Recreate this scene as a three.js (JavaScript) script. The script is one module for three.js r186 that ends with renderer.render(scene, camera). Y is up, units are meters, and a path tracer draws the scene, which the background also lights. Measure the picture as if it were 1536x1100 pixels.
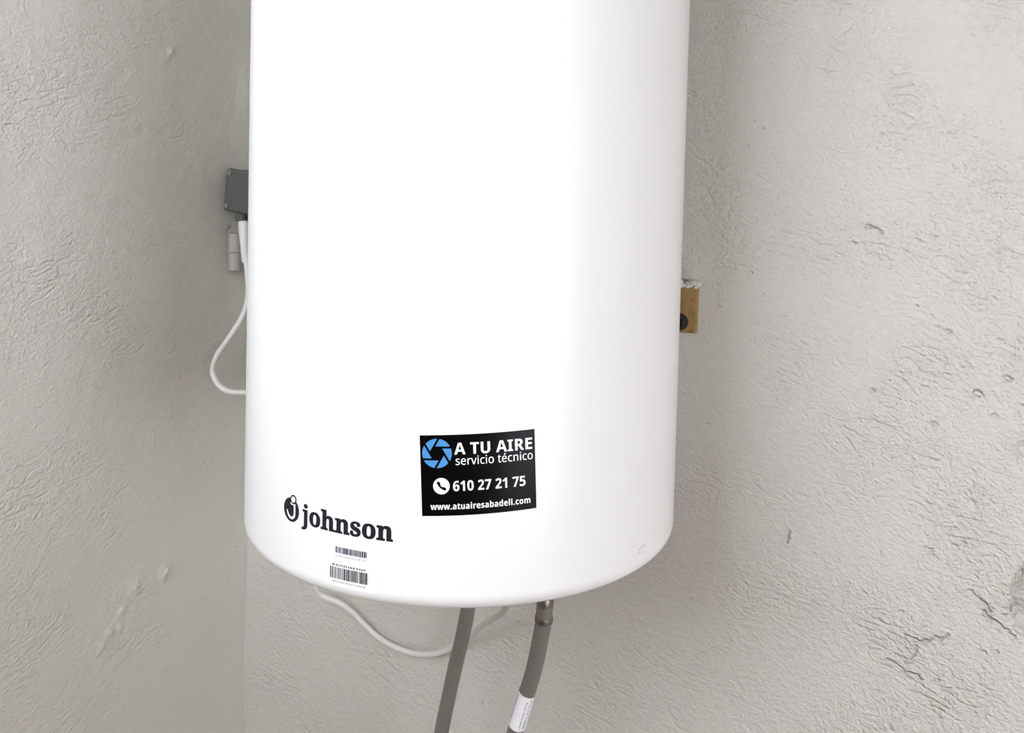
import * as THREE from 'three';
import { mergeGeometries as mergeAll } from 'three/addons/utils/BufferGeometryUtils.js';
import { RoundedBoxGeometry } from 'three/addons/geometries/RoundedBoxGeometry.js';
import { FontLoader } from 'three/addons/loaders/FontLoader.js';
import { TextGeometry } from 'three/addons/geometries/TextGeometry.js';

// ------------------------------------------------------------------ camera, sky, exposure
// x runs along the wall that carries the heater, z out of it, y up; the corner of the two walls is at x = 0, z = 0.
const scene = new THREE.Scene();
const W = 1536, H = 1100, FOCAL = 1250;                                   // focal length in pixels of the photograph
const camera = new THREE.PerspectiveCamera(2 * Math.atan(H / 2 / FOCAL) * 180 / Math.PI, W / H, 0.05, 200);
camera.position.set(0.9803, 1.55, 1.0316);
camera.rotation.set(-0.0368, THREE.MathUtils.degToRad(26), 0.02477, 'YXZ');
camera.setViewOffset(W, H, 0, 198, W, H);                                 // the photograph is the lower part of a taller frame
camera.focus = 0.78; camera.userData.fStop = 12;
scene.add(camera);

const renderer = new THREE.WebGLRenderer({ antialias: true });
renderer.toneMapping = THREE.LinearToneMapping;
renderer.toneMappingExposure = 9.8;
renderer.shadowMap.enabled = true;

// ------------------------------------------------------------------ noise
const rng = (seed) => () => { seed = (seed + 0x6d2b79f5) | 0; let t = Math.imul(seed ^ (seed >>> 15), 1 | seed); t = (t + Math.imul(t ^ (t >>> 7), 61 | t)) ^ t; return ((t ^ (t >>> 14)) >>> 0) / 4294967296; };
const PERM = new Uint8Array(512), GX = new Float32Array(256), GY = new Float32Array(256);
{ const r = rng(7), p = [...Array(256).keys()]; for (let i = 255; i > 0; i--) { const j = Math.floor(r() * (i + 1)); [p[i], p[j]] = [p[j], p[i]]; } for (let i = 0; i < 512; i++) PERM[i] = p[i & 255]; for (let i = 0; i < 256; i++) { const a = r() * Math.PI * 2; GX[i] = Math.cos(a); GY[i] = Math.sin(a); } }
function noise(x, y) {                                                     // gradient noise, about -0.7 to 0.7
  const xi = Math.floor(x), yi = Math.floor(y), fx = x - xi, fy = y - yi;
  const u = fx * fx * fx * (fx * (fx * 6 - 15) + 10), v = fy * fy * fy * (fy * (fy * 6 - 15) + 10);
  const X = xi & 255, Y = yi & 255, a = PERM[X] + Y, b = PERM[X + 1] + Y;
  const h0 = PERM[a], h1 = PERM[b], h2 = PERM[a + 1], h3 = PERM[b + 1];
  const n0 = GX[h0] * fx + GY[h0] * fy, n1 = GX[h1] * (fx - 1) + GY[h1] * fy, n2 = GX[h2] * fx + GY[h2] * (fy - 1), n3 = GX[h3] * (fx - 1) + GY[h3] * (fy - 1);
  return n0 + u * (n1 - n0) + v * (n2 - n0 + u * (n0 - n1 - n2 + n3));
}
const smooth = (a, b, x) => { const t = Math.min(1, Math.max(0, (x - a) / (b - a))); return t * t * (3 - 2 * t); };
const toSegment = (x, y, a, b) => { const dx = b[0] - a[0], dy = b[1] - a[1], t = Math.min(1, Math.max(0, ((x - a[0]) * dx + (y - a[1]) * dy) / (dx * dx + dy * dy))); return Math.hypot(x - a[0] - t * dx, y - a[1] - t * dy); };
const toLine = (x, y, pts) => { let d = 1e9; for (let i = 1; i < pts.length; i++) d = Math.min(d, toSegment(x, y, pts[i - 1], pts[i])); return d; };

// overcast sky, a little brighter towards the zenith; below the horizon the same haze
{
  const w = 512, h = 256, d = new Float32Array(w * h * 4);
  for (let j = 0; j < h; j++) for (let i = 0; i < w; i++) {
    const el = (j + 0.5) / h * Math.PI - Math.PI / 2, az = i / w * Math.PI * 2, up = Math.max(0, Math.sin(el));
    const cx = Math.cos(az) * Math.cos(el), cz = Math.sin(az) * Math.cos(el);
    const c = 1 + 0.08 * up * (noise(cx * 3 / (up + 0.3) + 9, cz * 3 / (up + 0.3) + 4) + 0.5 * noise(cx * 7 / (up + 0.3), cz * 7 / (up + 0.3)));
    const b = (0.85 + 0.35 * up) * c, o = (j * w + i) * 4;
    d[o] = 0.92 * b; d[o + 1] = 0.985 * b; d[o + 2] = 1.07 * b; d[o + 3] = 1;
  }
  const sky = new THREE.DataTexture(d, w, h, THREE.RGBAFormat, THREE.FloatType);
  sky.mapping = THREE.EquirectangularReflectionMapping; sky.magFilter = sky.minFilter = THREE.LinearFilter; sky.needsUpdate = true;
  scene.background = sky; scene.environment = sky;                         // an open loggia: the sky enters through its front
}

// ------------------------------------------------------------------ helpers
const used = {};
function numbered(name) { const n = used[name] = (used[name] ?? -1) + 1; return n ? name + '_' + String(n).padStart(3, '0') : name; }
function tag(o, label, category, group) { o.userData = { label, category }; if (group) o.userData.group = group; return o; }
function thing(name, label, category, x = 0, y = 0, z = 0) { const o = new THREE.Group(); o.name = numbered(name); o.position.set(x, y, z); scene.add(o); return tag(o, label, category); }
function part(name, geometry, material, parent, label) {
  const m = new THREE.Mesh(geometry, material); m.name = numbered(name); m.castShadow = m.receiveShadow = true; parent.add(m);
  if (label) m.userData.label = label;
  return m;
}
function struct(name, geometry, material) { const m = part(name, geometry, material, scene); m.userData = { kind: 'structure' }; return m; }
const std = (color, roughness, more = {}) => new THREE.MeshStandardMaterial({ color, roughness, ...more });
const lin = (r, g, b) => new THREE.Color().setRGB(r, g, b);
function dataTexture(data, w, h, float, srgb) {
  const t = new THREE.DataTexture(data, w, h, data.length === w * h ? THREE.RedFormat : THREE.RGBAFormat, float ? THREE.FloatType : THREE.UnsignedByteType);
  t.wrapS = t.wrapT = THREE.RepeatWrapping; t.magFilter = THREE.LinearFilter; t.minFilter = THREE.LinearFilter; if (srgb) t.colorSpace = THREE.SRGBColorSpace; t.needsUpdate = true; return t;
}
function canvasTexture(w, h, draw) { const c = document.createElement('canvas'); c.width = w; c.height = h; draw(c.getContext('2d'), w, h); const t = new THREE.CanvasTexture(c); t.colorSpace = THREE.SRGBColorSpace; t.anisotropy = 8; return t; }
const mergeGeometries = (list) => mergeAll(list.some((g) => !g.index) ? list.map((g) => (g.index ? g.toNonIndexed() : g)) : list);
const V = (x, y, z) => new THREE.Vector3(x, y, z);
const box = (w, h, d, x, y, z) => new THREE.BoxGeometry(w, h, d).translate(x, y, z);

// ------------------------------------------------------------------ the walls: painted render with real relief
// broad relief of the wall behind the heater (metres out of the wall), carried by the mesh
const HOLE = [1.108, 1.142];
function backRelief(x, y) {
  let h = 0.0035 * noise(x * 2.6 + 3.1, y * 2.2 + 8.4) + 0.0016 * noise(x * 8 + 1.7, y * 7 + 4.2) + 0.0006 * noise(x * 26, y * 24);
  const a = Math.atan2(y - HOLE[1], x - HOLE[0]), r = Math.hypot((x - HOLE[0]) / 0.024, (y - HOLE[1]) / 0.04) + 0.12 * noise(a * 1.5 + 5, 2.2);   // plaster broken away
  h -= 0.020 * (1 - smooth(0.86, 1.0, r)) * (1 - 0.75 * smooth(-0.8, 0.6, (x - HOLE[0]) / 0.024));
  h -= 0.008 * (1 - smooth(0.7, 1.0, Math.hypot((x - 1.092) / 0.012, (y - 1.302) / 0.009) + 0.3 * noise(x * 160, y * 160)));
  h += 0.004 * Math.exp(-Math.pow(Math.hypot(x - 0.72, y - 1.475) / 0.02, 2));
  return h;
}
function leftRelief(z, y) {
  let h = 0.004 * noise(z * 2.4 + 13.1, y * 2.0 + 1.4) + 0.0018 * noise(z * 7 + 11.7, y * 5 + 6.2) + 0.0007 * noise(z * 24 + 4, y * 22 + 9);
  for (const [bz, by, r, k] of [[0.162, 0.994, 0.009, 0.005], [0.214, 0.993, 0.008, 0.0045], [0.236, 0.968, 0.006, 0.004], [0.255, 0.946, 0.006, 0.004], [0.16, 1.759, 0.005, 0.004], [0.268, 0.93, 0.005, 0.003], [0.24, 0.945, 0.005, 0.003]])
    h += k * Math.exp(-Math.pow(Math.hypot(z - bz, (y - by) * 0.8) / r, 2)) * (0.8 + 0.6 * noise(z * 200, y * 200));
  h += 0.006 * Math.exp(-Math.pow(z / 0.025, 2)) * (0.4 + noise(3.3, y * 9));     // uneven fillet in the corner
  return h;
}
// fine relief as a height texture, in metres
function heightTexture(w, h, size, f) {
  const d = new Float32Array(w * h); let lo = 1e9, hi = -1e9;
  for (let j = 0; j < h; j++) for (let i = 0; i < w; i++) { const v = f((i + 0.5) / w * size[0] + size[2], (j + 0.5) / h * size[1] + size[3]); d[j * w + i] = v; if (v < lo) lo = v; if (v > hi) hi = v; }
  for (let i = 0; i < d.length; i++) d[i] = (d[i] - lo) / (hi - lo);
  const t = dataTexture(d, w, h, true); return [t, hi - lo];
}
const CRACKS = [
  [[0.984, 1.0735], [0.992, 1.0695], [1.008, 1.073], [1.014, 1.079], [1.0195, 1.0775], [1.027, 1.0855]],
  [[0.968, 1.041], [0.978, 1.0385], [0.985, 1.031], [0.997, 1.032], [1.002, 1.028]],
  [[0.9965, 1.063], [0.9955, 1.055], [0.990, 1.048]],
  [[1.0465, 1.138], [1.058, 1.130], [1.066, 1.121]], [[1.060, 1.118], [1.076, 1.108], [1.088, 1.099]],
  [[0.8545, 1.167], [0.8535, 1.152]],
  [[0.93, 1.535], [0.938, 1.533], [0.944, 1.527]],
];
const PITS = [[1.0142, 1.4219, 0.0028, 1.5], [1.0729, 1.3762, 0.003, 1.6], [0.982, 1.448, 0.0016, 1], [1.062, 1.335, 0.0026, 1.6], [0.94, 1.348, 0.0022, 1.8], [1.045, 1.357, 0.004, 1.3], [1.004, 1.176, 0.0026, 2.2], [1.055, 1.173, 0.0016, 1], [1.047, 1.578, 0.002, 1]];
{ const r = rng(42); for (let i = 0; i < 220; i++) PITS.push([r() * 1.12, 0.82 + r() * 1.1, 0.0007 + 0.0013 * r() * r(), 1 + 1.5 * r()]); for (let i = 0; i < 130; i++) PITS.push([0.9 + 0.22 * Math.sqrt(r()), 0.95 + r() * 0.85, 0.0007 + 0.0016 * r() * r(), 1 + 1.8 * r()]); }
function plaster(x, y, coarse) {                                             // gritty render brushed over with thick paint
  const wx = x + 0.0045 * noise(x * 40 + 7, y * 40) + 0.0016 * noise(x * 130, y * 130 + 3), wy = y + 0.0045 * noise(x * 40, y * 40 + 11) + 0.0016 * noise(x * 130 + 5, y * 130);
  const m = smooth(-0.3, 0.25, noise(x * 8 + 2.4, y * 8 + 1.1)), q = smooth(-0.2, 0.25, noise(x * 17 + 6, y * 17 + 9)), k = 0.62 + 0.38 * m;
  const s = wx * 0.97 - wy * 0.24, t = wx * 0.24 + wy * 0.97;
  const n1 = Math.abs(noise(s * 62, t * 118)), n2 = Math.abs(noise(wx * 190 + 31, wy * 240)), n3 = noise(wx * 430, wy * 460), n4 = noise(wx * 55 + 5, wy * 55), n5 = noise(s * 22 + 3, t * 150);
  const n6 = noise(wx * 135 + 17, wy * 160 + 4), n7 = noise(wx * 270 + 2, wy * 300 + 14);
  let h = coarse * k * (0.0007 * Math.min(n1, 0.28) + 0.0009 * Math.min(n2, 0.25) + 0.00040 * n3 + 0.0008 * Math.max(n6, -0.15) + 0.0006 * n7 + 0.0003 * n5 * q) + 0.0006 * n4;
  h -= coarse * 0.0008 * m * q * smooth(0.86, 1.0, 1 - Math.abs(noise(s * 24 + 3, t * 75 + 8)));
  return h;
}
const [backBump, backRange] = heightTexture(2048, 2048, [1.28, 1.28, -0.04, 0.74], (x, y) => {
  let h = plaster(x, y, 0.85 + 1.15 * smooth(0.75, 1.0, x + 0.1 * noise(x * 6, y * 6)));
  // brush and trowel arcs
  let r = Math.hypot(x - 0.965, y - 1.345), a = Math.atan2(y - 1.345, x - 0.965);
  h += 0.0006 * (0.4 + noise(x * 30, y * 30 + 5)) * Math.sin((r + 0.002 * noise(x * 25, y * 25)) * 2 * Math.PI / 0.0075) * smooth(0.05, 0.07, r) * (1 - smooth(0.1, 0.12, r)) * smooth(0.1, 0.5, a) * (1 - smooth(2.0, 2.5, a));
  r = Math.hypot(x - 0.965, y - 1.195); a = Math.atan2(y - 1.195, x - 0.965);
  h += 0.0006 * (0.4 + noise(x * 30, y * 30 + 5)) * Math.sin((r + 0.0015 * noise(x * 25, y * 25)) * 2 * Math.PI / 0.007) * smooth(0.025, 0.035, r) * (1 - smooth(0.052, 0.066, r)) * smooth(0.2, 0.6, a) * (1 - smooth(2.3, 2.8, a));
  return h;
});
{ // pits and cracks cut into the same height field, over their own small windows
  const d = backBump.image.data, px = (x) => Math.round((x + 0.04) / 1.28 * 2048), py = (y) => Math.round((y - 0.74) / 1.28 * 2048);
  const window_ = (x0, x1, y0, y1, f) => { for (let j = Math.max(0, py(y0)); j <= Math.min(2047, py(y1)); j++) for (let i = Math.max(0, px(x0)); i <= Math.min(2047, px(x1)); i++) d[j * 2048 + i] += f((i + 0.5) / 2048 * 1.28 - 0.04, (j + 0.5) / 2048 * 1.28 + 0.74) / backRange; };
  for (const [cx, cy, r, e] of PITS) window_(cx - 3 * r * e, cx + 3 * r * e, cy - 3 * r, cy + 3 * r, (x, y) => { const q = Math.hypot((x - cx) / e, (y - cy) + 0.25 * (x - cx)) / r + 0.5 * noise(x * 500, y * 500); return -0.9 * r * (1 - smooth(0.5, 1.15, q)) + 0.12 * r * Math.exp(-Math.pow((q - 1.5) / 0.4, 2)); });
  for (const c of CRACKS) { const xs = c.map((p) => p[0]), ys = c.map((p) => p[1]); window_(Math.min(...xs) - 0.01, Math.max(...xs) + 0.01, Math.min(...ys) - 0.01, Math.max(...ys) + 0.01, (x, y) => { const q = toLine(x + 0.003 * noise(x * 160, y * 160), y + 0.003 * noise(x * 160 + 9, y * 160), c), w = 0.0016 + 0.0012 * noise(x * 90, y * 90 + 4); return -0.0026 * (1 - smooth(0.3 * w, 1.3 * w, q)) + 0.0006 * Math.exp(-Math.pow((q - 0.0035) / 0.0015, 2)); }); }
  // rough, crumbled areas round the cracks and the broken edge
  for (const [cx, cy, R, k] of [[0.99, 1.055, 0.035, 0.0013], [1.07, 1.13, 0.04, 0.0012], [1.05, 1.245, 0.022, 0.0016], [1.035, 1.35, 0.02, 0.0012], [1.085, 1.30, 0.03, 0.0014], [1.07, 1.05, 0.04, 0.0011], [1.05, 1.47, 0.04, 0.0009], [1.04, 1.6, 0.05, 0.0007], [0.72, 1.475, 0.022, 0.0014]])
    window_(cx - R, cx + R, cy - R, cy + R, (x, y) => { const q = Math.hypot(x - cx, y - cy) / R; return k * (1 - smooth(0.35, 1, q + 0.4 * noise(x * 50, y * 50))) * (noise(x * 190, y * 230) + 0.6 * noise(x * 400, y * 430)); });
}
const [leftBump, leftRange] = heightTexture(1024, 2048, [0.64, 1.28, 0, 0.74], (z, y) => {
  let h = plaster(z + 5, y + 3, 0.55 + 0.4 * smooth(0.16, 0.36, z + 0.08 * noise(z * 7, y * 7)));
  const near = smooth(0.3, 0.38, z) * smooth(1.55, 1.62, y);
  h += 0.0005 * near * noise(z * 20, y * 190 + 2 * noise(z * 9, y * 9));       // horizontal brush streaks at the outer edge
  return h;
});
// colour: white limewash, faintly dirty in a fine grain
function paintTexture(seed) {
  const n = 512, d = new Uint8Array(n * n * 4);
  for (let j = 0; j < n; j++) for (let i = 0; i < n; i++) {
    const x = i / n * 12, y = j / n * 12, g = noise(x * 9 + seed, y * 9), s = smooth(0.45, 0.65, noise(x * 4 + seed, y * 4 + 3)) * smooth(0.1, 0.5, noise(x * 26, y * 26 + seed));
    const b = 1 + 0.02 * g - 0.09 * s, o = (j * n + i) * 4;
    d[o] = 198 * b; d[o + 1] = 194.5 * b; d[o + 2] = 187 * b - 5 * s; d[o + 3] = 255;
  }
  return dataTexture(d, n, n, false, true);
}
function wallMaterial(bump, range, size, seed) {
  bump.repeat.set(1 / size[0], 1 / size[1]); bump.offset.set(-size[2] / size[0], -size[3] / size[1]);
  const map = paintTexture(seed); map.repeat.set(1 / 0.9, 1 / 0.9);
  return new THREE.MeshStandardMaterial({ map, bumpMap: bump, bumpScale: range, roughness: 0.82 });
}
const M = {
  back: wallMaterial(backBump, backRange, [1.28, 1.28, -0.04, 0.74], 3), left: wallMaterial(leftBump, leftRange, [0.64, 1.28, 0, 0.74], 77),
  plain: std(lin(0.52, 0.50, 0.47), 0.85), warm: std(lin(0.42, 0.285, 0.19), 0.9), ceiling: std(lin(0.28, 0.24, 0.20), 0.9), floor: std(lin(0.31, 0.21, 0.138), 0.7),
};
const steps = (...runs) => { const out = [runs[0][0]]; for (const [a, b, s] of runs) { const n = Math.max(1, Math.round((b - a) / s)); for (let i = 1; i <= n; i++) out.push(a + (b - a) * i / n); } return out; };
// one face of a wall as a fine mesh, plus the slab behind it
function reliefWall(us, vs, relief, place, slab) {
  const n = us.length, m = vs.length, pos = new Float32Array(n * m * 3), uv = new Float32Array(n * m * 2), idx = new Uint32Array((n - 1) * (m - 1) * 6);
  for (let j = 0; j < m; j++) for (let i = 0; i < n; i++) { const k = j * n + i, p = place(us[i], vs[j], relief(us[i], vs[j])); pos.set(p, k * 3); uv[k * 2] = us[i]; uv[k * 2 + 1] = vs[j]; }
  let o = 0; const flip = place(1, 0, 0)[2] === 1;
  for (let j = 0; j < m - 1; j++) for (let i = 0; i < n - 1; i++) { const a = j * n + i, b = a + 1, c = a + n, d = c + 1; idx.set(flip ? [a, c, b, b, c, d] : [a, b, c, b, d, c], o); o += 6; }
  const g = new THREE.BufferGeometry(); g.setAttribute('position', new THREE.BufferAttribute(pos, 3)); g.setAttribute('uv', new THREE.BufferAttribute(uv, 2)); g.setIndex(new THREE.BufferAttribute(idx, 1)); g.computeVertexNormals();
  return mergeGeometries([g, slab]);
}
const ROOM = { w: 2.6, h: 2.65, d: 1.45, t: 0.2 };
const wallBack = struct('wall_back', reliefWall(steps([-0.03, 1.14, 0.0026], [1.14, ROOM.w, 0.06]), steps([0, 0.78, 0.06], [0.78, 1.95, 0.0026], [1.95, ROOM.h, 0.06]), backRelief, (u, v, h) => [u, v, h], box(ROOM.w + 0.4, ROOM.h, ROOM.t, ROOM.w / 2, ROOM.h / 2, -ROOM.t / 2 - 0.03)), M.back);
struct('wall_left', reliefWall(steps([-0.03, 0.44, 0.0026], [0.44, ROOM.d, 0.06]), steps([0, 0.78, 0.06], [0.78, 1.95, 0.0026], [1.95, ROOM.h, 0.06]), leftRelief, (u, v, h) => [h, v, u], box(ROOM.t, ROOM.h, ROOM.d, -ROOM.t / 2 - 0.02, ROOM.h / 2, ROOM.d / 2)), M.left);
struct('floor', box(ROOM.w + 0.9, 0.2, ROOM.d + 0.3, ROOM.w / 2 - 0.2, -0.1, ROOM.d / 2), M.floor);
struct('ceiling', box(ROOM.w + 0.9, 0.2, ROOM.d + 0.3, ROOM.w / 2 - 0.2, ROOM.h + 0.1, ROOM.d / 2), M.ceiling);
// the photographer's side: a high window at the left and a window running round the right corner, both without glass
const piece = (x0, x1, y0, y1) => box(x1 - x0, y1 - y0, 0.15, (x0 + x1) / 2, (y0 + y1) / 2, ROOM.d + 0.075), H0 = ROOM.h;
struct('wall_front', mergeGeometries([piece(-0.6, -0.25, 0, H0), piece(-0.25, 0.8, 0, 1.55), piece(-0.25, 0.8, 2.55, H0), piece(0.8, 1.9, 0, H0), piece(1.9, ROOM.w, 0, 0.65), piece(1.9, ROOM.w, 1.75, H0)]), M.warm);
const side = (z0, z1, y0, y1) => box(0.15, y1 - y0, z1 - z0, ROOM.w + 0.075, (y0 + y1) / 2, (z0 + z1) / 2);
struct('wall_right', mergeGeometries([side(0, 0.9, 0, H0), side(0.9, ROOM.d + 0.15, 0, 0.65), side(0.9, ROOM.d + 0.15, 1.75, H0)]), M.warm);

// ------------------------------------------------------------------ water heater
const HX = 0.5468, HZ = 0.25, R = 0.225, Y0 = 1.2139, Y1 = 2.17;             // axis, radius, underside and top
const enamel = new THREE.MeshPhysicalMaterial({ color: lin(0.80, 0.795, 0.785), roughness: 0.24, specularIntensity: 0.9 });
const steel = std(lin(0.42, 0.40, 0.38), 0.38, { metalness: 1 }), brass = std(lin(0.24, 0.21, 0.19), 0.42, { metalness: 1 });
const ink = new THREE.MeshPhysicalMaterial({ color: lin(0.013, 0.0145, 0.02), roughness: 0.5, specularIntensity: 0.3 }), whitePrint = std(lin(0.80, 0.795, 0.785), 0.35), black = std(lin(0.008, 0.008, 0.008), 0.5);
const heater = thing('water_heater', 'large white cylindrical electric water heater hanging on the plaster wall', 'water heater', HX, Y0, HZ);
{
  const rr = 0.015, p = [];
  p.push([R - 0.0225, 0.004], [R - 0.0215, 0.0006], [R - rr - 0.003, 0]);
  for (let i = 0; i <= 14; i++) { const a = -Math.PI / 2 + i / 14 * Math.PI / 2; p.push([R - rr + rr * Math.cos(a), rr + rr * Math.sin(a)]); }
  for (let i = 1; i <= 24; i++) p.push([R, rr + (Y1 - Y0 - 0.05 - rr) * i / 24]);
  part('casing', new THREE.LatheGeometry(p.map(([x, y]) => new THREE.Vector2(x, y)), 256), enamel, heater);
  const top = []; for (let i = 0; i <= 16; i++) { const a = i / 16 * Math.PI / 2; top.push(new THREE.Vector2(Math.max(0.0001, R - 0.05 + 0.05 * Math.cos(a)), Y1 - Y0 - 0.05 + 0.05 * Math.sin(a))); } top.push(new THREE.Vector2(0.0001, Y1 - Y0 + 0.004));
  part('top_cover', new THREE.LatheGeometry(top, 128), enamel, heater);
  part('bottom_cover', new THREE.LatheGeometry([[0.0001, 0.0012], [0.06, 0.0010], [R - 0.03, 0.0005], [R - 0.0225, 0.0005], [R - 0.0225, 0.008], [0.0001, 0.010]].map(([x, y]) => new THREE.Vector2(x, y)), 96), enamel, heater);
  for (const y of [0.28, 0.80]) part('mounting_bracket', mergeGeometries([new RoundedBoxGeometry(0.30, 0.05, 0.004, 2, 0.0015).translate(0, y, -0.245), box(0.03, 0.05, 0.05, -0.08, y, -0.222), box(0.03, 0.05, 0.05, 0.08, y, -0.222)]), steel, heater);
}
// bends flat work (x = arc length, y up, z outwards, metres) round the heater
function bend(g, lift = 0) {
  const p = g.attributes.position;
  for (let i = 0; i < p.count; i++) { const a = p.getX(i) / R, r = R + p.getZ(i) + lift; p.setXYZ(i, r * Math.sin(a), p.getY(i) - Y0, r * Math.cos(a)); }
  g.computeVertexNormals(); return g;
}
const patch = (w, h, t, x, y, turn = 0) => bend(new THREE.BoxGeometry(w, h, t, Math.ceil(w / 0.003), 4, 1).rotateZ(turn).translate(x, y, t / 2 + 0.0001));
const faces = (front, edge) => [edge, edge, edge, edge, front, edge];
{ // maker's name, printed
  const font = await new FontLoader().loadAsync('fonts/droid/droid_serif_bold.typeface.json');
  const g = new TextGeometry('johnson', { font, size: 1, depth: 0.00006, curveSegments: 8, bevelEnabled: true, bevelThickness: 0.00003, bevelSize: 0.028, bevelSegments: 1 }); g.computeBoundingBox();
  const b = g.boundingBox, w = 0.0914, xh = 0.0119;                         // width of the word, height of its n
  const n = new TextGeometry('n', { font, size: 1, depth: 0.1, curveSegments: 4 }); n.computeBoundingBox();
  const sx = w / (b.max.x - b.min.x), sy = xh / (n.boundingBox.max.y - 0);
  g.translate(-b.min.x, 0, 0).scale(sx, sy, 1).translate(-0.0336, 1.2716, 0.00012);
  part('brand_name', bend(g), ink, heater, 'dark grey printed word johnson');
  const C = [-0.0477, 1.2794], disc = (cx, cy, r, z, rx = 1) => bend(new THREE.ExtrudeGeometry(new THREE.Shape(new THREE.Path().absellipse(0, 0, r * rx, r, 0, Math.PI * 2).getPoints(48)), { depth: 0.00006, bevelEnabled: false }).translate(cx, cy, z));
  const emblem = part('brand_emblem', disc(C[0], C[1], 0.0105, 0.00012), ink, heater, 'round dark emblem with a white letter j');
  const J = [[-48.3, 5.9], [-47.0, 5.0], [-45.4, 5.0], [-43.3, 4.9], [-43.1, 0], [-43.1, -3.8], [-43.9, -5.9], [-46.0, -7.5], [-48.4, -7.5], [-50.7, -6.3], [-52.3, -4.2], [-53.3, -1.6]].map(([x, y]) => V(x / 1000, 1.28 + y / 1000, 0));
  const curve = new THREE.CatmullRomCurve3(J, false, 'catmullrom', 0.35), N = 60, L = [], Q = [];
  for (let i = 0; i <= N; i++) { const t = i / N, c = curve.getPoint(t), d = curve.getTangent(t), hw = 0.00115 - 0.0003 * smooth(0.75, 1, t); L.push(new THREE.Vector2(c.x - d.y * hw, c.y + d.x * hw)); Q.push(new THREE.Vector2(c.x + d.y * hw, c.y - d.x * hw)); }
  part('emblem_letter', bend(new THREE.ExtrudeGeometry(new THREE.Shape([...L, ...Q.reverse()]), { depth: 0.00005, bevelEnabled: false }).translate(0, 0, 0.0002)), whitePrint, emblem, 'white letter j');
  part('emblem_ring', disc(-0.0447, 1.2890, 0.0041, 0.00024), ink, emblem); part('emblem_dot', disc(-0.0448, 1.2890, 0.0027, 0.00032), whitePrint, emblem);
}
{ // the fitter's sticker, 94 x 66 mm
  const k = 18, art = canvasTexture(94 * k, 66 * k, (c) => {
    c.scale(k, k); c.fillStyle = '#030304'; c.fillRect(0, 0, 94, 66);
    c.save(); c.translate(13.6, 14.9); c.fillStyle = '#4d8cc6'; c.beginPath(); c.arc(0, 0, 12, 0, 7); c.fill();
    c.fillStyle = '#030304'; c.strokeStyle = '#030304'; c.lineWidth = 1.75; c.beginPath();
    for (let i = 0; i < 6; i++) { const a = i * Math.PI / 3 + 0.02; c[i ? 'lineTo' : 'moveTo'](5.4 * Math.cos(a), 5.4 * Math.sin(a)); } c.closePath(); c.fill();
    for (let i = 0; i < 6; i++) { const a = i * Math.PI / 3 + 0.02, p = [5.6 * Math.cos(a), 5.6 * Math.sin(a)], q = [5.6 * Math.cos(a - Math.PI / 3), 5.6 * Math.sin(a - Math.PI / 3)], d = [p[0] - q[0], p[1] - q[1]]; c.beginPath(); c.moveTo(q[0], q[1]); c.lineTo(q[0] + d[0] * 2.6, q[1] + d[1] * 2.6); c.stroke(); }
    c.restore();
    const text = (s, font, size, x0, x1, y) => { c.font = font.replace('$', size); const w = c.measureText(s).width; c.save(); c.translate(x0, y); c.scale((x1 - x0) / w, 1); c.fillStyle = '#ffffff'; c.fillText(s, 0, 0); c.restore(); };
    text('A TU AIRE', 'bold $px sans-serif', 13.2, 27.6, 92.4, 16.4);
    text('servicio técnico', '$px sans-serif', 9.6, 28.0, 92.4, 24.6);
    c.fillStyle = '#ffffff'; c.beginPath(); c.arc(16.4, 41.6, 6.7, 0, 7); c.fill();
    c.save(); c.translate(16.4, 41.6); c.strokeStyle = '#030304'; c.lineCap = 'round'; c.lineWidth = 1.7; c.beginPath(); c.arc(3.6, -3.6, 6.1, Math.PI * 0.58, Math.PI * 0.92); c.stroke();
    c.lineWidth = 2.5; c.lineCap = 'round'; c.beginPath(); c.moveTo(-2.5, -2.6); c.lineTo(-1.9, -1.6); c.moveTo(1.6, 1.9); c.lineTo(2.6, 2.5); c.stroke(); c.restore();
    text('610 27 21 75', 'bold $px sans-serif', 11.6, 25.4, 85.6, 45.8);
    text('www.atuairesabadell.com', 'bold $px sans-serif', 7.1, 7.0, 89.4, 60.5);
  });
  part('service_sticker', patch(0.0944, 0.0662, 0.00018, 0.1272, 1.3302, 0.0525), faces(new THREE.MeshPhysicalMaterial({ map: art, roughness: 0.3, specularIntensity: 0.25 }), black), heater, 'black service sticker with white lettering and a blue aperture sign');
}
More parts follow.
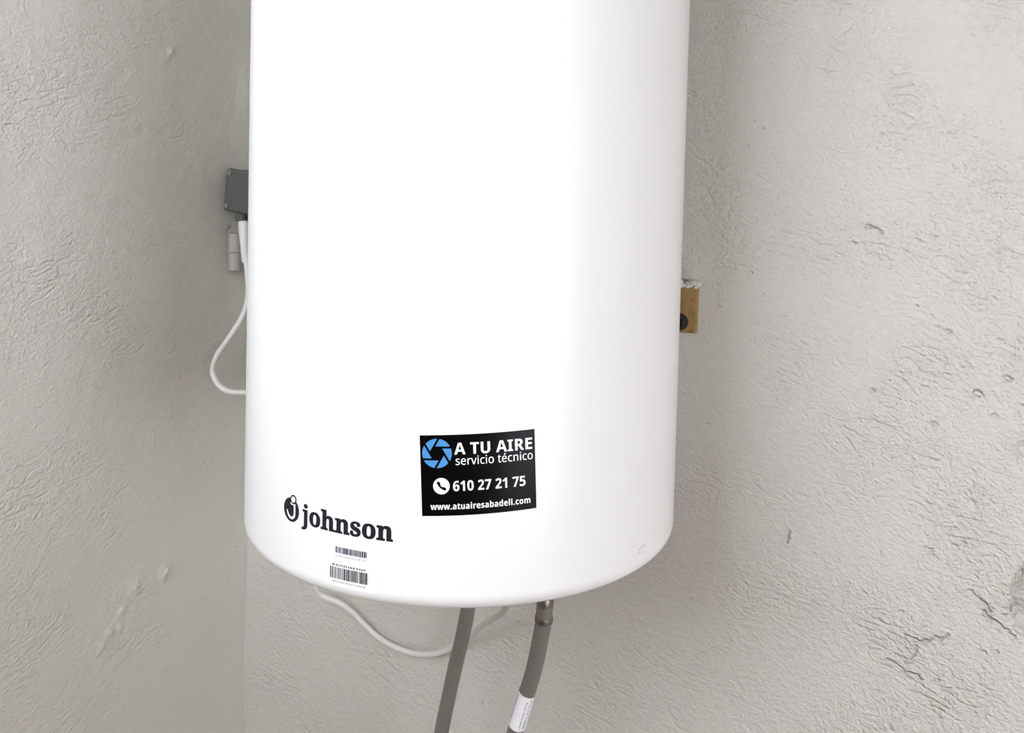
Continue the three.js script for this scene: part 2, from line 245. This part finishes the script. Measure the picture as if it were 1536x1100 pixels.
{ // two bar code labels
  const bars = (c, x0, x1, y0, y1, seed, colors) => { const r = rng(seed); let x = x0; const u = (x1 - x0) / 96; while (x < x1 - 0.5 * u) { const w = u * [1, 2, 2, 3, 1, 4][Math.floor(r() * 6)]; c.fillStyle = colors[Math.floor(r() * colors.length)]; c.fillRect(x, y0, Math.min(w, x1 - x), y1 - y0); x += w + u * [1, 1, 1, 2, 1][Math.floor(r() * 5)]; } };
  const line = (c, s, font, x0, x1, y, color) => { c.font = font; const w = c.measureText(s).width; c.save(); c.translate(x0, y); c.scale((x1 - x0) / w, 1); c.fillStyle = color; c.fillText(s, 0, 0); c.restore(); };
  const k = 32, paper = '#e7e6e5';
  const lower = canvasTexture(48 * k, 22 * k, (c) => {                      // from arc -4 mm, top at 1.2480
    c.scale(k, k); c.fillStyle = paper; c.fillRect(0, 0, 48, 22);
    c.save(); c.beginPath(); c.rect(0, 0, 48, 5.0); c.clip(); line(c, 'RADIUM100', 'bold 3.6px sans-serif', 5.2, 38, 6.2, '#020202'); c.restore();
    bars(c, 3.6, 40.2, 6.1, 15.8, 11, ['#08080a', '#101114', '#2a2b30']); line(c, 'RADIUM100241100548', '2.1px monospace', 6.2, 38.2, 18.9, '#202126');
  });
  part('barcode_label', patch(0.048, 0.022, 0.00008, 0.020, 1.2372), faces(std('#ffffff', 0.4, { map: lower }), whitePrint), heater, 'lower white bar code label on the heater rim');
  const upper = canvasTexture(40 * k, 16 * k, (c) => {                      // from arc 0 mm, top at 1.2635
    c.scale(k, k); c.fillStyle = paper; c.fillRect(0, 0, 40, 16);
    bars(c, 4.6, 34.7, 3.9, 9.8, 5, ['#0a1026', '#131d40', '#2a3866']); line(c, '5A05A7700D4A8614-M0125A', '1.9px monospace', 4.7, 34.8, 12.9, '#25283a');
  });
  part('barcode_label', patch(0.040, 0.0142, 0.00008, 0.020, 1.2561), faces(std('#ffffff', 0.4, { map: upper }), whitePrint), heater, 'upper blue-black bar code label on the heater');
  // remains of a small print near the right rim
  const scuff = (x, y, w, h, turn) => patch(w, h, 0.00005, x, y, turn);
  part('print_remains', mergeGeometries([scuff(0.3022, 1.2413, 0.0011, 0.0022, 0.1), scuff(0.2988, 1.2405, 0.0011, 0.0024, 0), scuff(0.2945, 1.2400, 0.0030, 0.0009, 0.5), scuff(0.2935, 1.2372, 0.0022, 0.0007, -0.5), scuff(0.2965, 1.2366, 0.002, 0.0007, 0.5)]), std(lin(0.36, 0.34, 0.31), 0.6), heater, 'small grey worn print');
}
// black plastic tail hanging from the underside
part('plastic_tail', (() => { const g = new THREE.LatheGeometry([[0.0003, -0.020], [0.0014, -0.017], [0.0022, -0.008], [0.0024, 0.012]].map(([x, y]) => new THREE.Vector2(x, y)), 12); return g.rotateZ(-0.08).translate(0.125, 0, -0.015); })(), black, heater, 'small black tail under the heater');

// ------------------------------------------------------------------ braided hoses
const braid = (() => {
  const w = 64, h = 512, d = new Float32Array(w * h), col = new Uint8Array(w * h * 4), r = rng(9);
  for (let j = 0; j < h; j++) for (let i = 0; i < w; i++) {                 // u along the hose, v round it: two sets of crossing strands
    const u = i / w * 4, v = j / h * 24, a = (u + v) % 1, b = (((u - v) % 1) + 1) % 1, over = (Math.floor(u + v) + Math.floor(u - v + 100)) & 1;
    const s = over ? a : b, e = Math.sin(Math.PI * s), wires = 0.5 + 0.5 * Math.cos(s * Math.PI * 2 * 4);
    d[j * w + i] = 0.75 * Math.sqrt(e) + 0.25 * wires * e;
    const c = (0.5 + 0.5 * smooth(0.05, 0.4, e)) * (0.9 + 0.1 * r()), o = (j * w + i) * 4; col[o] = col[o + 1] = col[o + 2] = 255 * c; col[o + 3] = 255;
  }
  return { bump: dataTexture(d, w, h, true), map: dataTexture(col, w, h, false, true) };
})();
function hose(name, label, pts, radius, extras) {
  const o = thing(name, label, 'hose', pts[0].x, pts[0].y, pts[0].z), own = pts.map((p) => p.clone().sub(pts[0])), curve = new THREE.CatmullRomCurve3(own, false, 'centripetal'), len = curve.getLength();
  const bump = braid.bump.clone(), map = braid.map.clone(); for (const t of [bump, map]) { t.repeat.set(len / 0.022, 1); t.needsUpdate = true; }
  part('braid', new THREE.TubeGeometry(curve, 240, radius, 40), std(lin(0.31, 0.285, 0.265), 0.34, { metalness: 0.4, map, bumpMap: bump, bumpScale: 0.0003 }), o);
  extras(o, curve, len); return o;
}
function collar(profile, curve, at) { // a turned piece on the hose at a share of its length
  const g = new THREE.LatheGeometry(profile.map(([x, y]) => new THREE.Vector2(x, y)), 48), d = curve.getTangentAt(at).negate(), p = curve.getPointAt(at);
  return g.applyQuaternion(new THREE.Quaternion().setFromUnitVectors(V(0, 1, 0), d)).translate(p.x, p.y, p.z);
}
const ferrule = (r) => [[r * 0.8, -0.014], [r * 1.05, -0.0138], [r * 1.1, -0.0128], [r * 1.1, -0.0075], [r * 1.05, -0.0065], [r * 0.92, -0.006], [r * 0.92, 0.006], [r * 1.0, 0.0068], [r * 1.0, 0.016], [r * 0.7, 0.016]];
const wallElbow = (o, curve) => part('nut', new THREE.CylinderGeometry(0.014, 0.014, 0.026, 6).applyQuaternion(new THREE.Quaternion().setFromUnitVectors(V(0, 1, 0), curve.getTangentAt(0.985))).translate(...curve.getPointAt(0.985).toArray()), brass, o);

// ------------------------------------------------------------------ the rest: positions measured on the walls
hose('braided_hose', 'bare braided steel water hose without a band, left under the heater', [V(0.516, 1.2142, 0.16), V(0.514, 1.16, 0.16), V(0.511, 1.083, 0.16), V(0.5044, 1.0366, 0.16), V(0.4916, 0.9827, 0.158), V(0.4813, 0.9369, 0.156), V(0.4717, 0.8907, 0.154), V(0.462, 0.83, 0.148), V(0.452, 0.73, 0.12), V(0.448, 0.66, 0.06), V(0.447, 0.645, 0.004)], 0.0090, (o, curve, len) => {
  part('ferrule', collar(ferrule(0.0095), curve, 0.028), brass, o); wallElbow(o, curve);
});
hose('braided_hose', 'braided steel water hose with a white printed paper band, right under the heater', [V(0.6105, 1.2142, 0.16), V(0.610, 1.16, 0.16), V(0.6093, 1.094, 0.16), V(0.6078, 1.0671, 0.16), V(0.6033, 1.0384, 0.16), V(0.5984, 1.0126, 0.16), V(0.5914, 0.9853, 0.16), V(0.5771, 0.936, 0.158), V(0.562, 0.88, 0.153), V(0.548, 0.80, 0.135), V(0.54, 0.72, 0.09), V(0.538, 0.69, 0.004)], 0.0096, (o, curve, len) => {
  part('ferrule', collar(ferrule(0.0097), curve, (1.2142 - 1.0815) / len), brass, o);
  part('pipe_stub', new THREE.CylinderGeometry(0.0088, 0.0088, 0.12, 32).translate(0, -0.0605, 0), brass, o); wallElbow(o, curve);
  const band = canvasTexture(512, 256, (c) => { c.fillStyle = '#eeedf0'; c.fillRect(0, 0, 512, 256); c.fillStyle = '#8d8d95'; const r = rng(3); for (const [y, h] of [[30, 13], [52, 9], [96, 6], [128, 14], [150, 8], [206, 10], [228, 7]]) for (let x = 40; x < 470; x += 12) if (r() > 0.12) c.fillRect(x, y, 5 + r() * 5, h); });
  // the printed paper band follows the bend of the hose
  const t0 = (1.2142 - 0.978) / len, t1 = t0 + 0.047 / len, pts = []; for (let i = 0; i <= 8; i++) pts.push(curve.getPointAt(t0 + (t1 - t0) * i / 8));
  part('paper_band', new THREE.TubeGeometry(new THREE.CatmullRomCurve3(pts), 16, 0.0102, 40), std('#ffffff', 0.7, { map: band }), o, 'white printed paper band');
});

// ------------------------------------------------------------------ socket box in the corner, its cord and a piece of conduit
const greyPlastic = std(lin(0.085, 0.085, 0.078), 0.5), greyDark = std(lin(0.07, 0.075, 0.075), 0.6), dull = std(lin(0.2, 0.2, 0.185), 0.5), pale = std(lin(0.34, 0.32, 0.30), 0.6), cordWhite = std(lin(0.68, 0.67, 0.63), 0.45);
const sb = thing('junction_box', 'grey surface junction box in the corner beside the heater, above a looping white cord', 'junction box', 0.046, 1.557, 0.002);
sb.rotation.z = -0.13;                                                     // it hangs askew
part('back_box', new RoundedBoxGeometry(0.082, 0.064, 0.046, 4, 0.005).translate(0, 0, 0.023), greyPlastic, sb);
const lid = part('lid', new RoundedBoxGeometry(0.084, 0.066, 0.012, 4, 0.004).translate(0, 0, 0.0505), greyPlastic, sb);
for (const [x, y] of [[-1, 1], [-1, -1], [1, 1], [1, -1]]) part('screw', new THREE.CylinderGeometry(0.0036, 0.0036, 0.003, 20).rotateX(Math.PI / 2).translate(x * 0.034, y * 0.0255, 0.0565), dull, lid, 'pale screw head');
part('gland', new THREE.LatheGeometry([[0.0085, 0.002], [0.0085, -0.006], [0.0095, -0.007], [0.0095, -0.014], [0.0075, -0.016], [0.005, -0.016]].map(([x, y]) => new THREE.Vector2(x, y)), 24).translate(-0.0165, -0.032, 0.040), greyDark, sb);
const cd = thing('conduit', 'short pale conduit stub in the corner under the grey junction box', 'conduit', 0.011, 1.434, 0.041);
part('pipe', new THREE.LatheGeometry([[0.0075, 0.003], [0.0075, 0], [0.0098, 0], [0.0105, 0.001], [0.0105, 0.058], [0.0085, 0.059], [0.0085, 0.003]].map(([x, y]) => new THREE.Vector2(x, y)), 32), pale, cd);
part('clip', mergeGeometries([new THREE.TorusGeometry(0.0115, 0.0018, 8, 24).rotateX(Math.PI / 2).translate(0, 0.03, 0), box(0.010, 0.010, 0.012, -0.011, 0.03, -0.006)]), pale, cd);
const CORD = [[0.0296, 1.512, 0.042], [0.0300, 1.4987, 0.045], [0.0345, 1.4728, 0.045], [0.0455, 1.4319, 0.05], [0.058, 1.4024, 0.06], [0.0637, 1.3737, 0.075], [0.0508, 1.3388, 0.09], [0.0343, 1.3082, 0.10], [0.0265, 1.284, 0.10], [0.0391, 1.2651, 0.10], [0.0571, 1.2562, 0.095], [0.0786, 1.2538, 0.08],
  [0.125, 1.235, 0.06], [0.165, 1.15, 0.05], [0.180, 1.03, 0.05], [0.1865, 0.9696, 0.05], [0.1915, 0.9525, 0.04], [0.2188, 0.9424, 0.03], [0.2363, 0.9269, 0.02], [0.2699, 0.9023, 0.015], [0.304, 0.8894, 0.012], [0.3378, 0.8873, 0.010], [0.3719, 0.8953, 0.010], [0.4023, 0.9135, 0.015], [0.4371, 0.9449, 0.03], [0.4782, 0.9875, 0.06], [0.5287, 1.0369, 0.10], [0.556, 1.10, 0.15], [0.562, 1.2146, 0.19]];
{
  const o = V(0.0296, 1.509, 0.042), g = thing('power_cord', 'white power cord looping down the corner and sagging under the heater', 'cord', o.x, o.y, o.z);
  const pts = CORD.map((p) => V(...p).sub(o)), curve = new THREE.CatmullRomCurve3(pts, false, 'centripetal');
  part('flex', new THREE.TubeGeometry(curve, 360, 0.0042, 16), cordWhite, g);
  part('strain_relief', new THREE.LatheGeometry([[0.0042, -0.062], [0.0052, -0.058], [0.0068, -0.030], [0.0085, -0.012], [0.0085, 0.003], [0.004, 0.003]].map(([x, y]) => new THREE.Vector2(x, y)), 24).applyQuaternion(new THREE.Quaternion().setFromUnitVectors(V(0, -1, 0), pts[2].clone().sub(pts[0]).normalize())), cordWhite, g, 'thicker white sleeve');
}

// ------------------------------------------------------------------ wooden block with a bolt, set in the wall
const wood = canvasTexture(128, 256, (c) => {
  c.fillStyle = '#9a7b4b'; c.fillRect(0, 0, 128, 256); const r = rng(21);
  for (let i = 0; i < 260; i++) { const x = r() * 128, y = r() * 256, l = 10 + r() * 70; c.strokeStyle = ['rgba(122,90,46,.35)', 'rgba(190,155,100,.30)', 'rgba(110,96,52,.30)'][i % 3]; c.lineWidth = 0.6 + r() * 1.8; c.beginPath(); c.moveTo(x, y); c.quadraticCurveTo(x + r() * 6 - 3, y + l / 2, x + r() * 4 - 2, y + l); c.stroke(); }
  for (let i = 0; i < 26; i++) { c.fillStyle = i % 2 ? 'rgba(100,72,34,.35)' : 'rgba(176,98,52,.30)'; c.beginPath(); c.ellipse(r() * 128, r() * 256, 2 + r() * 7, 3 + r() * 10, r(), 0, 7); c.fill(); }
});
const wb = thing('wooden_block', 'yellow-brown wooden block with a dark bolt, set in the wall beside the heater', 'wooden block', 0.716, 1.4255, 0.006);
part('block', new RoundedBoxGeometry(0.044, 0.060, 0.026, 2, 0.0008).translate(0, 0, -0.006), std('#ffffff', 0.75, { map: wood }), wb);
const bolt = part('bolt', new THREE.LatheGeometry([[0.0001, 0.003], [0.0026, 0.003], [0.0030, 0.0065], [0.0050, 0.007], [0.0062, 0.0055], [0.0064, 0.001], [0.0078, 0.0008], [0.0080, -0.001], [0.0001, -0.002]].map(([x, y]) => new THREE.Vector2(x, y)), 32).scale(1.35, 1, 1.35).rotateX(Math.PI / 2).translate(0.0020, -0.0165, 0.0075), std(lin(0.012, 0.006, 0.008), 0.65), wb, 'dark rusty bolt');
{ // lumps of plaster smeared over the top edge of the block
  const r = rng(31), lumps = [];
  for (let i = 0; i < 22; i++) {
    const g = new THREE.IcosahedronGeometry(1, 2), p = g.attributes.position, s = 0.0013 + 0.0017 * r();
    for (let k = 0; k < p.count; k++) { const a = V(p.getX(k), p.getY(k), p.getZ(k)), d = 1 + 0.5 * noise(a.x * 1.7 + i * 3.1, a.y * 1.7 + a.z * 1.3); p.setXYZ(k, a.x * d * s * 1.5, a.y * d * s, a.z * d * s * 0.9); }
    g.computeVertexNormals(); lumps.push(g.translate(0.700 + 0.040 * r(), 1.4545 + 0.008 * (r() - 0.4), 0.010 + 0.003 * r()));
  }
  const m = part('plaster_smear', mergeGeometries(lumps), std(lin(0.66, 0.64, 0.61), 0.85), wallBack); m.userData.kind = 'structure';
}

scene.traverse((o) => { if (o.isMesh) o.castShadow = o.receiveShadow = true; });
renderer.render(scene, camera);
